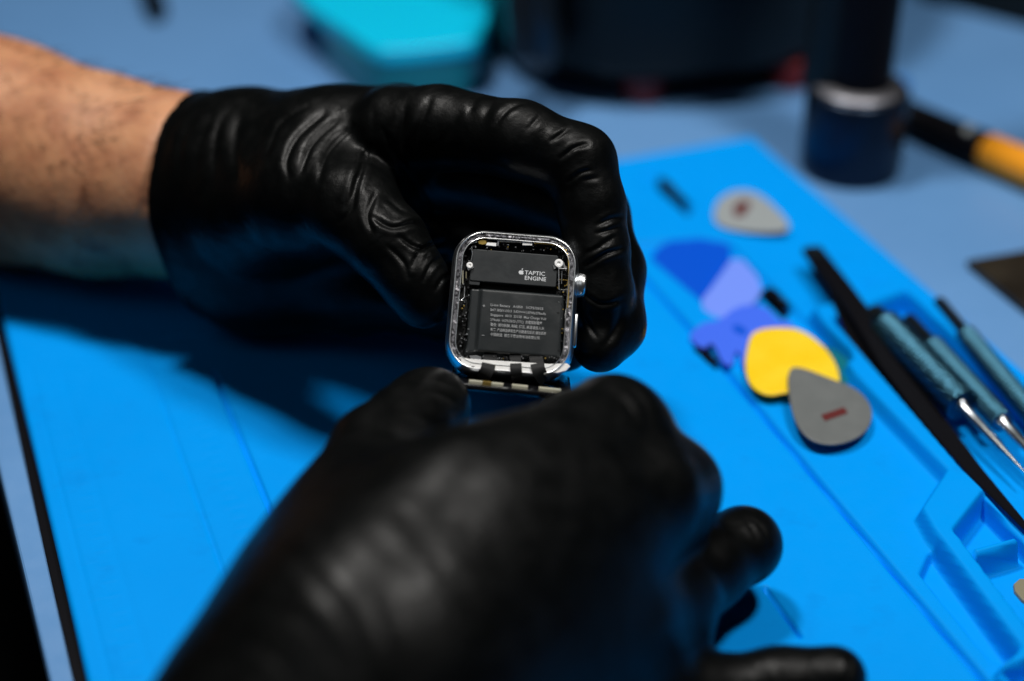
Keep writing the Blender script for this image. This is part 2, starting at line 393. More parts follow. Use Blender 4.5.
piece('plastic_card', [(736, 252), (764, 283), (755, 305), (722, 321), (697, 305), (716, 281)], [(700, 300, zf+.2), (735, 255, zf+.3), (760, 300, zf+.2)], .08, 'peri', 'pale periwinkle plastic card chip leaning beside the deep blue pick', 'card', .02, n=1)
star = [(688, 335), (702, 322), (720, 320), (734, 307), (754, 303), (770, 309), (776, 319), (793, 322), (794, 331), (776, 333), (762, 338), (758, 352), (750, 370), (742, 366), (739, 350), (735, 352), (733, 366), (722, 362), (716, 348), (711, 341), (706, 348), (696, 344)]
V, Fc = slab(plane_pts(chaikin(star, 1), flat(zf+.32)), .14, .04)
st = mesh('opening_tool', V, Fc, 'perid'); tag(st, 'violet blue lobed plastic tool with a small hole, next to the yellow pick', 'tool')
V, Fc = slab(plane_pts(chaikin([(733, 324), (741, 325), (748, 331), (746, 336), (738, 334), (732, 329)], 2), flat(zf+.325)), .02, .004); mesh('hole', V, Fc, 'pblue', st)
piece('triangle_shadow', [(806, 342), (832, 346), (855, 366), (846, 386), (826, 392)], flat(.12), .08, 'teal', 'green teal triangle standing for a shadow beneath the yellow pick', 'pick', .02, n=1)  # thin teal slab stands in for the shadow below the yellow pick
yo = piece('opening_pick', [(752, 330), (776, 326), (801, 328), (824, 344), (840, 368), (840, 392), (812, 394), (788, 391), (768, 396), (750, 386), (744, 366), (747, 345)], [(760, 340, .35), (830, 350, .42), (770, 390, .38)], .1, 'pyel', 'bright yellow plastic opening pick tucked under the grey one', 'pick', .05)
go = piece('opening_pick', [(787, 368), (800, 366), (828, 377), (858, 388), (874, 408), (869, 430), (848, 443), (820, 445), (800, 432), (790, 405)], [(795, 372, .62), (868, 410, .42), (815, 440, .40)], .09, 'pgrey', 'dark grey teardrop opening pick with dark red mark, overlapping the yellow pick', 'pick', .03)
def mark(lst, zs, parent):
    V, Fc = slab(plane_pts(lst, zs)+np.array([0, 0, .004]), .003, .0005); mesh('red_mark', V, Fc, 'red', parent, smooth=False)
zg = [(795, 372, .63), (868, 410, .43), (815, 440, .41)]
mark([(821, 415), (844, 407), (848, 413), (825, 421)], zg, go)
p2 = piece('opening_pick', [(713, 212), (718, 199), (734, 190), (755, 191), (774, 205), (791, 224), (786, 231), (760, 232), (730, 229), (715, 223)], [(715, 215, .1), (788, 228, .35), (750, 192, .3)], .09, 'pgrey2', 'pale grey opening pick with faded red mark, alone near the mat corner', 'pick', .03)
mark([(733, 207), (745, 199), (751, 204), (744, 215), (735, 217)], [(715, 215, .11), (788, 228, .36), (750, 192, .31)], p2)
piece('metal_scrap', [(1011, 586), (1022, 576), (1040, 585), (1040, 606), (1026, 604)], flat(-.2), .15, 'khaki', 'khaki metal scrap lying in the small bin at the photo edge', 'scrap', n=1)

# ------------------------------------------------------------------ hand tools in the tray
tw = empty('tweezers', G(900, 380, FLO), 'black coated tweezers resting in the mat tray, nearest the picks', 'tweezers')
def strip3(cl, widths, thick, upn=np.array([0, 0, 1.])):
    cl = np.asarray(cl, float); Rr = []
    for i in range(len(cl)):
        t = cl[min(i+1, len(cl)-1)]-cl[max(i-1, 0)]; t /= np.linalg.norm(t); s = np.cross(t, upn); s /= np.linalg.norm(s); w = widths[i]; u2 = np.cross(s, t)
        hb = min(thick*.35, w*.35)
        Rr.append(np.array([cl[i]+s*w-u2*(thick-hb), cl[i]+s*w+u2*(-hb), cl[i]+s*(w-hb), cl[i]-s*(w-hb), cl[i]-s*w-u2*hb, cl[i]-s*w-u2*(thick-hb), cl[i]-s*(w-hb)-u2*thick, cl[i]+s*(w-hb)-u2*thick]))
    return rings(Rr)
A = [G(812, 247, .9), G(838, 281, .95), G(862, 314, .9), G(892, 362, .5), G(930, 414, .2), G(975, 470, .0), G(1028, 528, -.05)]
B = [p+np.array([0, 0, -.34]) for p in A]; 
B[0] = A[0]+np.array([0, 0, -.12]); B[1] = A[1]+np.array([0, 0, -.2])
V, Fc = strip3(A, [.34, .35, .36, .40, .36, .26, .10], .1); mesh('arm', V, Fc, 'black', tw)
off = np.array([-.35, -.3, 0])
shadow_arm = [B[0], B[1]]+[b_+off*(.5+.5*i/4)+np.array([0, 0, -.1]) for i, b_ in enumerate(B[2:])]
V, Fc = strip3(shadow_arm, [.33, .34, .36, .42, .38, .28, .10], .1); mesh('arm', V, Fc, 'black', tw)  # lower arm moved left, so its black covers the shadow beside the handle
V, Fc = strip3([A[0]+(A[0]-A[1])*.02+np.array([0, 0, .01]), A[0]*.7+A[1]*.3+np.array([0, 0, .01])], [.3, .32], .2); mesh('rivet_end', V, Fc, 'dsteel', tw)

def knurled(a, b, r, n=144):
    a, b = np.array(a), np.array(b); t, u, v = frame_of(b-a); L = np.linalg.norm(b-a); m_ = int(L/.022); th = np.linspace(0, 2*math.pi, n, endpoint=False); R = []
    for i in range(m_+1):
        s = i/m_*L; k = (.5+.5*math.sin(s*38))*(.45+.55*np.abs(np.sin(9*th+s*6))); e = min(1, min(i, m_-i)/2)
        R.append(a+t*s+((r-.065*(1-k)*e-.03*(1-e))[:, None])*(np.cos(th)[:, None]*u+np.sin(th)[:, None]*v))
    return rings(R)
def handtool(label, px0, px1, zc, r, tail, tipdir, tiplen, tipr, zend=None):
    a = G(*px0, zc); b = G(*px1, zc if zend is None else zend); t = (b-a)/np.linalg.norm(b-a)
    e = empty('hand_tool', a*[1, 1, 0]+[0, 0, FLO], label, 'hand tool', 'precision hand tools side by side in the tray')
    V, Fc = knurled(a, b, r); mesh('handle', V, Fc, 'knurl', e, angle=70)
    V, Fc = tube([a-t*tail, a-t*(tail-.1), a-t*.25, a-t*.05, a+t*.03], [r*.5, r*.62, r*.62, r*.8, r*.85]); mesh('tail', V, Fc, 'dsteel', e)
    V, Fc = tube([a-t*.22, a-t*.18, a-t*.02, a+t*.02], [r*.7, r*.88, r*.98, r*.9]); mesh('collar', V, Fc, 'knurl', e)
    V, Fc = tube([b-t*.05, b+t*.03, b+t*.16, b+t*tiplen*.25, b+t*tiplen*.6, b+t*tiplen], [tipr*1.5, tipr*1.35, tipr, tipr*.95, tipr*.62, tipr*.12]); mesh('tip', V, Fc, 'steel', e)
    return e
handtool('knurled steel hand tool with bright tapered point, nearest the black tweezers', (886, 326), (962, 406), .75, .52, .8, None, 3.2, .16, .55)
handtool('middle one of three knurled tools, steel point cut off by the photo edge', (934, 347), (1003, 422), .55, .36, 1.7, None, 3, .16)
handtool('knurled tool lying closest to the desk side of the mat', (967, 336), (1040, 424), .5, .34, 2.1, None, 3, .16)

# ------------------------------------------------------------------ background things on the desk
# stand: navy cylinder and black column
c = G(849, 168, ZD); st = empty('microscope_stand', c, 'navy metal stand foot with a tall black column, at the mat corner', 'stand')
V, Fc = lathe(c, [(1.7, .0), (1.86, .06), (1.9, .2), (1.9, 3.1), (1.84, 3.22), (1.7, 3.3)]); mesh('collar', V, Fc, 'navy', st)
V, Fc = lathe(c, [(1.7, 3.3), (1.72, 3.38), (1.6, 3.5), (1.1, 3.55)]); mesh('rim', V, Fc, 'edge', st)  # paler metal ring puts the rim highlight into the colour
V, Fc = lathe(c, [(1.15, 3.3), (1.15, 30), (1.1, 30.1)]); mesh('column', V, Fc, 'black', st)
cc = c+np.array([-.9, .6, 0]); V, Fc = lathe(cc, [(.7, 3.0), (1.1, 3.2), (1.1, 30)]); mesh('rack', V, Fc, 'machine', st)
# machine
mc = G(650, 60, ZD)
e = empty('bench_device', mc, 'large black device with red rubber feet behind the hands', 'device')
bp = [(440, -10), (478, 30), (505, 66), (560, 90), (640, 102), (812, 84), (880, 20), (860, -60), (470, -60)]
bpw = chaikin(np.array([G(x, y-10, ZD+1.1) for x, y in bp]), 2)
n2 = np.array([0, 0, 1.]); R = [inset(bpw, n2, 1.0), inset(bpw, n2, .45)+[0, 0, .2], bpw+[0, 0, .9], bpw+[0, 0, 9], inset(bpw, n2, .6)+[0, 0, 10], inset(bpw, n2, 1.2)+[0, 0, 10.2]]
V, Fc = rings(R); mesh('casing', V, Fc, 'machine', e)
bq = inset(chaikin(np.array([G(x, y, ZD+.1) for x, y in bp]), 2), n2, .9); V, Fc = rings([bq, bq+[0, 0, 1.3]]); mesh('plinth', V, Fc, 'black', e)
for x, y in ((643, 98), (788, 83)):
    V, Fc = lathe(G(x, y, ZD), [(.7, 0), (.85, .08), (.85, 1.1), (.7, 1.2)], 32); mesh('foot', V, Fc, 'redfoot', e)
kk = G(536, 36, ZD+3); V, Fc = tube([kk+[0, 0, 4], kk+[-.2, -.3, 1.5], kk+[0, -.5, -.2], kk+[.3, -.4, -1]], [.9, 1.1, 1.2, .7], 32); mesh('side_knob', V, Fc, 'dsteel', e)
# cyan box
c = G(400, 60, ZD); e = empty('plastic_box', c, 'cyan lidded plastic storage box with teal body behind the gloved hand', 'box')
bb = np.array([G(x, y, ZD) for x, y in [(318, 50), (336, 75), (372, 104), (400, 106), (462, 97), (480, 88), (500, 40), (480, 10), (350, 10)]]); bb = chaikin(bb, 2)
V, Fc = rings([bb, inset(bb, n2, -.05)+[0, 0, .3], inset(bb, n2, -.1)+[0, 0, 1.9]]); mesh('box_body', V, Fc, 'tealb', e)
lw = chaikin(np.array([G(x, y, ZD+2.5) for x, y in [(285, -24), (300, 0), (345, 28), (372, 48), (395, 50), (465, 42), (484, 36), (494, -14), (470, -40), (330, -50)]]), 2)
V, Fc = slab(lw, .7, .12); mesh('lid', V, Fc, 'cyan', e)
# screwdriver
zs_ = ZD+.75; a = G(872, 100, zs_); b = G(1130, 213, zs_); t = (b-a)/np.linalg.norm(b-a); L = np.linalg.norm(b-a)
e = empty('screwdriver', a*[1, 1, 0]+[0, 0, ZD], 'black screwdriver handle with orange grip lying on the desk', 'screwdriver')
V, Fc = tube([a, a+t*.15, a+t*5.6, a+t*5.7], [.45, .6, .66, .6], 32); mesh('handle', V, Fc, 'black', e)
V, Fc = tube([a+t*5.7, a+t*5.8, a+t*L, a+t*(L+.2)], [.6, .68, .66, .4], 32); mesh('grip', V, Fc, 'orange', e)
c = G(970, 130, ZD+1.35); V, Fc = lathe(c, [(.26, -.1), (.26, .02), (.22, .05), (.05, .06)], 24, axis=(0, -.5, .9)); mesh('glint_disc', V, Fc, 'pgrey2', e)  # pale disc painted in for a blurred glint on the handle
c = a+np.array([.7, 1.6, -.2]); V, Fc = tube([c, c+[.1, .05, 0], c+[1.0, .2, 0], c+[1.1, .22, 0]], [.3, .4, .4, .3], 24)
tag(mesh('marker_cap', V, Fc, 'bluedot'), 'small blue cap lying behind the black screwdriver', 'cap')
# dark plate
V, Fc = slab(np.array([G(x, y, ZD+.3) for x, y in [(967, 260), (1040, 247), (1120, 300), (1060, 335)]]), .25, .05)
e = mesh('metal_plate', V, Fc, 'brown', angle=30); tag(e, 'dark brown metal plate lying on the desk beside the mat', 'plate')
# black foot at top left and dark box at top right
c = G(154, 19, ZD); e = empty('cable', c, 'thick black cable end on the desk above the bare forearm', 'cable')
V, Fc = tube([c+[.2, -.2, .35], c+[.1, .3, .4], c+[-.3, 1.5, .45], c+[-.9, 3.5, .5], c+[-1.5, 8, .5]], [.42, .5, .5, .48, .48], 24); mesh('sheath', V, Fc, 'black', e)
V, Fc = tube([c+[.25, -.7, .3], c+[.2, -.25, .33]], [.2, .3], 24); mesh('plug', V, Fc, 'dsteel', e)
V, Fc = slab(np.array([G(x, y, ZD+3) for x, y in [(930, -62), (1120, -18), (1120, -110), (940, -105)]]), 3, .2)
tag(mesh('storage_case', V, Fc, 'machine'), 'dark case at the far corner of the desk, mostly out of view', 'case')

# ------------------------------------------------------------------ smartwatch
watch_o = P(512.8, 302.4, 43.0)
sr, cr_ = math.sin(math.radians(4.5)), math.cos(math.radians(4.5)); Bk = -cF
xl = cr_*cR-sr*cU; y0 = sr*cR+cr_*cU; TI = math.radians(11); yl = math.cos(TI)*y0-math.sin(TI)*Bk; zl = math.cos(TI)*Bk+math.sin(TI)*y0
def wm(x, y, z): return watch_o+.1*(x*xl+y*yl+z*zl)
K = 14.36
def loc(cx, cy):
    u, v = (cx-305)/K, -(cy-322)/K; return u*cr_-v*sr, (u*sr+v*cr_)/math.cos(TI)
def rr(off, z, hw=16.65, hh=19.3, r=8.6, n=14):
    hw, hh, r = hw-off, hh-off, max(r-off, .5); p = []
    for cx, cy, a0 in ((hw-r, hh-r, 0), (-hw+r, hh-r, 90), (-hw+r, -hh+r, 180), (hw-r, -hh+r, 270)):
        for i in range(n+1):
            a = math.radians(a0+90*i/n); p.append(wm(cx+r*math.cos(a), cy+r*math.sin(a), z))
    return np.array(p)
wt = empty('smartwatch', wm(0, -19.3, -10), 'opened silver smartwatch with battery and circuits showing, held in the gloved fingers', 'smartwatch')
V, Fc = rings([rr(6, -10.6), rr(3, -10.4), rr(1.1, -9), rr(.25, -7), rr(0, -5), rr(.12, -3), rr(.5, -1.4), rr(.85, -.6), rr(1.1, -.25)], cap1=False); mesh('case', V, Fc, 'alu', wt, angle=60)
V, Fc = rings([rr(1.1, -.25), rr(1.15, -.05), rr(1.25, 0), rr(1.42, 0), rr(1.5, -.1), rr(1.52, -.5)], cap0=False, cap1=False); mesh('rim', V, Fc, 'rim', wt, angle=60)
# scraped ledge with uneven height
R = []
for o_, z in ((1.5, -.42), (1.8, -.36), (2.1, -.40), (2.4, -.36), (2.7, -.42)):
    q = rr(o_, z); R.append(q+zl*(.012*rng.standard_normal(len(q)))[:, None])
V, Fc = rings(R, cap0=False, cap1=False); mesh('gasket', V, Fc, 'gasket', wt)
V, Fc = rings([rr(2.62, -.45), rr(2.64, -.2), rr(2.70, -.14), rr(2.82, -.14), rr(2.88, -.25), rr(2.9, -5)], cap0=False, cap1=False); mesh('inner_wall', V, Fc, 'rim', wt, angle=60)
V, Fc = rings([rr(2.85, -4.0), rr(2.86, -3.95)]); bd = mesh('circuit_board', V, Fc, 'board', wt)
def lbox(cx0, cy0, cx1, cy1, z0, z1, name, m, parent=wt, bev=.12, rot=True, rc=.25):
    """box given by two opposite corners in plan, rounded edges"""
    x0, y0_ = loc(cx0, cy0); x1, y1_ = loc(cx1, cy1); hx, hy, mx, my = abs(x1-x0)/2, abs(y1_-y0_)/2, (x0+x1)/2, (y0_+y1_)/2
    rc = min(rc, hx*.9, hy*.9); bev = min(bev, rc*.9, (z1-z0)*.5)
    def rg(o, z):
        p = []; r = max(rc-o, .01)
        for a, b_, a0 in ((hx-rc, hy-rc, 0), (-hx+rc, hy-rc, 90), (-hx+rc, -hy+rc, 180), (hx-rc, -hy+rc, 270)):
            for i in range(5):
                t = math.radians(a0+22.5*i); p.append(wm(mx+a+r*math.cos(t), my+b_+r*math.sin(t), z))
        return np.array(p)
    V, Fc = rings([rg(0, z0), rg(0, z1-bev), rg(bev*.3, z1-bev*.3), rg(bev, z1), rg(bev*1.4, z1)])
    if name is None: return V, Fc
    return mesh(name, V, Fc, m, parent, angle=50)
tp = lbox(154, 117, 466, 262, -4, -1.3, 'haptic_motor', 'graph', bev=.2, rc=.5)
lbox(152, 130, 182, 254, -4, -1.55, 'motor_cap', 'graph', tp)
# battery pouch: pillow with sloped rims
bt_c0, bt_c1 = loc(134, 278), loc(497, 520)
bx0, bx1, by1, by0 = loc(134, 400)[0], loc(499, 400)[0], loc(310, 267)[1], loc(310, 521)[1]
N = 60; gx = np.linspace(0, 1, N); Vp = []; 
for i in range(N):
    for j in range(N):
        x = bx0+(bx1-bx0)*gx[i]; y = by0+(by1-by0)*gx[j]
        dx0, dx1, dy = (x-bx0)-2.6, bx1-x, min(y-by0, by1-y)
        e_ = min(np.clip((dx0+.2)/1.1, 0, 1) if dx0 > -.4 else 0, 1)
        m1 = np.clip(min(x-bx0, 1.0)/.5, 0, 1)*1.2        # left folded flap
        m2 = np.clip(dx1/1.3, 0, 1); m3 = np.clip(dy/1.05, 0, 1)
        sm = lambda v: v*v*(3-2*v)
        top = -3.4+2.4*sm(m3)*sm(m2)*(.0+sm(e_))+(1-sm(e_))*m1*sm(np.clip(dy/.9, 0, 1))
        top += .30*math.sin(3.1*gx[i])*math.sin(3.1*gx[j])+.02*math.sin(17*gx[i]+9*gx[j])
        Vp.append(wm(x, y, top))
Fp = [(i*N+j, (i+1)*N+j, (i+1)*N+j+1, i*N+j+1) for i in range(N-1) for j in range(N-1)]
per = [i*N for i in range(N)]+[(N-1)*N+j for j in range(1, N)]+[i*N+N-1 for i in range(N-2, -1, -1)]+[j for j in range(N-2, 0, -1)]
nb = len(Vp); Vp += [np.array(Vp[k])-zl*.06 for k in per]
Fp += [(per[k], per[(k+1) % len(per)], nb+(k+1) % len(per), nb+k)[::-1] for k in range(len(per))]
bt = mesh('battery', Vp, Fp, 'pouch', wt, angle=80)
# printed writing
def text(s, cx, cy, size_mm, z, m, parent, name, bold=0.0, sx=1.0):
    cu = bpy.data.curves.new('t', 'FONT'); cu.body = s; cu.size = 1; cu.offset = bold; cu.resolution_u = 2; cu.extrude = 0
    to = bpy.data.objects.new('t', cu); col.objects.link(to); dg = bpy.context.evaluated_depsgraph_get(); dg.update()
    me = bpy.data.meshes.new_from_object(to.evaluated_get(dg)); bpy.data.objects.remove(to)
    x, y = loc(cx, cy)
    V = [wm(x+v.co.x*size_mm*sx, y+v.co.y*size_mm, z) for v in me.vertices]; Fc = [tuple(p.vertices) for p in me.polygons]
    return V, Fc
mb = MB(); mb.add(*text('TAPTIC', 349, 213, 1.5, -1.285, None, None, '', .007, 1.06)); mb.add(*text('ENGINE', 348, 233, 1.5, -1.285, None, None, '', .007, 1.06)); mb.build('printed_words', 'print_', tp, smooth=False)
# fruit emblem: bitten body and a leaf
ax_, ay_ = loc(337, 206); ap = []
for i in range(48):
    t = 2*math.pi*i/48; r = .62*(1+.10*math.cos(2*t))-.10*max(0, math.sin(t))**8-.07*max(0, -math.sin(t))**10
    x, y = r*math.cos(t)*1.0, r*math.sin(t)*1.04
    dx, dy = x-.74, y-.08; dd = math.hypot(dx, dy)
    if dd < .30: x, y = .74+dx/dd*.30, .08+dy/dd*.30
    ap.append(wm(ax_+x, ay_+y, -1.285))
mb = MB(); mb.add(ap, [tuple(range(48))])
lf = [wm(ax_+.05+.30*math.sin(math.pi*k/8)*(.5 if k < 9 else 1)*math.cos(.8)-(0), ay_+.72+.0, -1.285) for k in range(2)]
leaf = []
for k in range(9): s_ = k/8; leaf.append((.03+.33*s_+.09*math.sin(math.pi*s_), .68+.42*s_-.09*math.sin(math.pi*s_)))
for k in range(7, 0, -1): s_ = k/8; leaf.append((.03+.33*s_-.09*math.sin(math.pi*s_), .68+.42*s_+.09*math.sin(math.pi*s_)))
mb.add([wm(ax_+x, ay_+y, -1.285) for x, y in leaf], [tuple(range(len(leaf)))]); mb.build('emblem', 'print_', tp, smooth=False)
lines = ['Li-ion Battery   A1850   1ICP5/20/25', 'BAT 3826V-OS13  3.82V===1.07Wh/279mAh', 'Singapore  0013  2515B  Max Charge Volt', '279mAh  1ICP5/20/25 (TTC)  充電限制電壓',
         '警告: 请勿拆解, 刺破, 挤压, 高温或投入火', '有害, 产品制造商和生产日期请见标识 请勿丢弃', '中国制造  锂离子聚合物电池有限公司']
mb = MB()
for i, s_ in enumerate(lines):
    V, Fc = text(s_, 222, 333+i*18.3, .92, -.60, None, None, '', .012); V = np.array(V)
    wx = ((V-watch_o)@xl)*10; x0 = wx.min(); L = wx.max()-x0; goal = [13.6, 14.2, 14.4, 13.3, 13.9, 14.3, 12.6][i]
    V = V+np.outer((wx-x0)*(goal/L-1)*.1, xl); mb.add(V, Fc)
mb.add(*text('+', 192, 339, 1.4, -.66, None, None, '', .01)); mb.add(*text('–', 190, 446, 1.4, -.66, None, None, '', .01))
mb.build('printed_words', 'print_dim', bt, smooth=False)
# bottom plate, side parts
def lpoly(pts, z, thick, name, m, parent=wt, bev=.005, n=0, zs=None):
    p = np.array([wm(*loc(x, y), z if zs is None else zs[i]) for i, (x, y) in enumerate(pts)])
    if n: p = chaikin(p, n)
    nrm = zl; R = [p-nrm*thick, p-nrm*bev, inset(p, nrm, bev)]
    V, Fc = rings(R); return mesh(name, V, Fc, m, parent, angle=40)
lpoly([(108, 522), (150, 530), (250, 536), (440, 548), (504, 546), (516, 556), (500, 572), (470, 580), (400, 582), (200, 574), (140, 562), (118, 542)], -.28, .2, 'lower_plate_sheen', 'white')  # white plate, its colour also holding the bright reflection of the inner wall
lpoly([(146, 517), (172, 514), (190, 520), (188, 530), (150, 528)], -.9, .03, 'bracket', 'solder')
lpoly([(498, 345), (508, 345), (510, 370), (512, 440), (514, 480), (506, 500), (497, 470), (499, 420)], -.9, .15, 'side_plate', 'white', n=1)
lpoly([(497, 410), (500, 400), (503, 470), (500, 480)], -.85, .03, 'side_clip', 'chip')
lpoly([(108, 100), (122, 82), (142, 76), (172, 80), (172, 95), (140, 98), (116, 112)], -.8, .05, 'corner_plate', 'white')
lpoly([(176, 92), (190, 84), (206, 88), (208, 100), (192, 104), (178, 100)], -.7, .06, 'gold_contact', 'gold')
lpoly([(210, 95), (244, 97), (243, 110), (205, 106)], -.75, .05, 'solder_pad', 'white')
lpoly([(248, 86), (345, 92), (344, 97), (254, 93), (252, 108), (247, 108)], -.7, .04, 'shield_clip', 'solder')
lpoly([(341, 93), (378, 95), (377, 107), (341, 106)], -.6, .05, 'solder_pad', 'white')
def wire(pts, r, name, m, z=-.8, parent=wt):
    V, Fc = tube([wm(*loc(x, y), z) for x, y in pts], r, 10); return mesh(name, V, Fc, m, parent)
wire([(384, 98), (440, 102), (480, 110), (502, 126), (512, 150), (513, 200), (511, 300), (508, 340)], .017, 'antenna_wire', 'gold', -.5)
wire([(476, 194), (476, 272), (508, 274)], .017, 'spring_clip', 'solder', -.45)
wire([(476, 194), (506, 196)], .017, 'spring_clip', 'solder', -.45)
wire([(488, 200), (486, 250)], .008, 'spring_clip', 'solder', -.9)
wire([(152, 110), (155, 140), (150, 165)], .009, 'spring_clip', 'solder', -.9)
wire([(127, 260), (126, 300), (115, 312), (108, 312)], .012, 'spring_clip', 'solder', -.9)
wire([(120, 200), (120, 250)], .013, 'side_contact', 'cream', -.9); wire([(132, 205), (132, 230)], .012, 'side_contact', 'khaki', -.9)
wire([(497, 236), (510, 238), (506, 256), (496, 258)], .014, 'gold_contact', 'gold', -.7)
def screw(cx, cy, r, z, m='white'):
    x, y = loc(cx, cy); V, Fc = lathe(wm(x, y, z), [(r*.1, -.05), (r*.1, 0), (r*.09, .02), (r*.045, .022), (r*.035, -.01), (r*.01, -.012)], 20, axis=zl); return mesh('screw', V, Fc, m, wt)
screw(476, 174, 1.15, -.6); screw(145, 181, .85, -.7, 'white'); 
lpoly([(160, 190), (140, 200), (135, 190), (140, 186), (158, 182)], -.9, .04, 'bracket', 'solder')
lpoly([(455, 180), (464, 178), (466, 192), (458, 196)], -.85, .04, 'bracket', 'solder'); lpoly([(490, 165), (496, 170), (504, 192), (496, 194)], -.7, .03, 'bracket', 'solder')
# tiny soldered components around the walls, one part (could not be counted in the photo)
mbs = {k: MB() for k in ('solder', 'chip', 'gold')}
for i in range(230):
    s_ = rng.random(); side = rng.integers(0, 4)
    if side == 0: cx, cy = 115+370*s_, 88+30*rng.random()+14*s_
    elif side == 1: cx, cy = 108+36*rng.random(), 110+400*s_
    elif side == 2: cx, cy = 470+36*rng.random(), 120+390*s_
    else: cx, cy = 110+380*s_, 516+12*rng.random()
    x, y = loc(cx, cy); sx_, sy_ = .08+.28*rng.random(), .08+.22*rng.random()
    k = ('solder', 'chip', 'chip', 'solder', 'chip', 'chip', 'gold', 'solder')[rng.integers(0, 8)]; z = -1.7+.9*rng.random()
    if k != 'chip': sx_ *= .6; sy_ *= .6
    mbs[k].add(*box(wm(x, y, z-1), sx_*.1, sy_*.1, .1, xl, yl, zl))
for k, m_ in mbs.items(): tag(m_.build('small_components', k, wt, smooth=False), kind='stuff')
# crown and side button
x, y = loc(548, 244); cc = wm(16.2, y, -4.2)
V, Fc = lathe(cc, [(.30, -.08), (.31, .03), (.325, .05), (.33, .18), (.315, .215), (.27, .24), (.08, .25)], 40, axis=xl); mesh('crown', V, Fc, 'rim', wt)
for yy, hh_ in ((-5.2, 4.6),):
    R = []
    for o_, xx in ((0, 16.3), (0, 17.0), (.12, 17.15), (.35, 17.2)):
        p = []
        for i in range(24):
            a_ = 2*math.pi*i/24; ly = (hh_-.9)*np.sign(math.sin(a_))*(1 if abs(math.sin(a_)) > 1e-6 else 0)
            p.append(wm(xx, yy+ly+(.9-o_)*math.sin(a_), -4.2+(.9-o_)*math.cos(a_)))
        R.append(np.array(p))
    V, Fc = rings(R); mesh('side_button', V, Fc, 'rim', wt)
# flex cables from under the battery over the lower rim, down to the display
def dpt(cx, d, up=0.0): return P(430+cx/3.683, 215+up/3.683, d)
for (x0, x1, bx, wd) in ((222, 205, 190, 1.75), (315, 318, 322, 1.45), (390, 405, 425, 1.75)):
    p = [wm(*loc(x0, 500), -2.4), wm(*loc(x0, 520), -1.0), wm(*loc(x0+(x1-x0)*.3, 545), -.3), wm(*loc((x0+x1)/2, 565), .35), wm(*loc(x1, 585), .35), wm(*loc((x1+bx)/2, 598), -.6), wm(*loc(bx, 606), -1.8)]
    t_ = np.linspace(0, len(p)-1, 25); pp = []
    for q in t_:
        i = min(int(q), len(p)-2); f_ = q-i; p0 = p[max(i-1, 0)]; p1 = p[i]; p2 = p[i+1]; p3 = p[min(i+2, len(p)-1)]
        pp.append(.5*(2*p1+(p2-p0)*f_+(2*p0-5*p1+4*p2-p3)*f_**2+(3*p1-p0-3*p2+p3)*f_**3))
    V, Fc = strip3(pp, [wd*.1]*25, .015, zl); mesh('flex_cable', V, Fc, 'flex', wt)
# display: a slab seen nearly edge-on, hinged out below the case
dc = wm(*loc(300, 616), -2.0); DW = 15.6
dn = P(512, 381, 42.2)-P(512, 381, 43.2); dn /= np.linalg.norm(dn)
gx_ = P(565, 390, 42.9)-P(455, 379, 42.9); gx_ /= np.linalg.norm(gx_)
upv = np.cross(gx_, -dn); upv /= np.linalg.norm(upv)
if upv@cU < 0: upv = -upv
TD = math.radians(9); depth = math.cos(TD)*(-dn)+math.sin(TD)*upv; upd = math.cos(TD)*upv+math.sin(TD)*dn  # plate runs away from the viewer, rising a little in view
de = P(510, 389, 41.9)
def dm(x, y, z): return de+.1*(x*gx_+y*depth+z*upd)
R = []
for o_, z in ((.8, -1.6), (.2, -1.2), (0, -.8), (0, -.3), (.1, 0), (.25, .05)):
    p = []; hw, hh, r = DW-o_, 17.6-o_, 6.5-o_
    for cx, cy, a0 in ((hw-r, hh-r, 0), (-hw+r, hh-r, 90), (-hw+r, -hh+r, 180), (hw-r, -hh+r, 270)):
        for i in range(11):
            a_ = math.radians(a0+9*i); p.append(dm(cx+r*math.cos(a_), 17.6+cy+r*math.sin(a_), z))
    R.append(np.array(p))
V, Fc = rings(R); ds = mesh('display', V, Fc, 'glass', wt, angle=50)
def dbox(x0, x1, y0_, y1_, z1, name, m):
    c_ = dm((x0+x1)/2, (y0_+y1_)/2, z1*.35); z1 *= .7; mesh(name, *box(c_, (x1-x0)*.05, (y1_-y0_)*.05, z1*.05, gx_, depth, upd), m, ds, smooth=False)
dbox(-10.5, -7.1, 2.0, 4.5, 1.0, 'connector', 'cream'); dbox(-7.0, -4.9, 1.8, 4.5, 1.1, 'connector', 'gold'); dbox(-4.8, -1.8, 2.0, 4.5, .9, 'connector', 'cream')
dbox(.4, 4.4, 1.6, 4.3, 1.0, 'connector', 'cream'); dbox(7.2, 12.8, 1.4, 4.3, 1.0, 'connector', 'cream')

# ------------------------------------------------------------------ the person: gloved hands and forearms
def J(lst): return [(P(x, y, d).astype(np.float32), r*d/F) for x, y, d, r in lst]
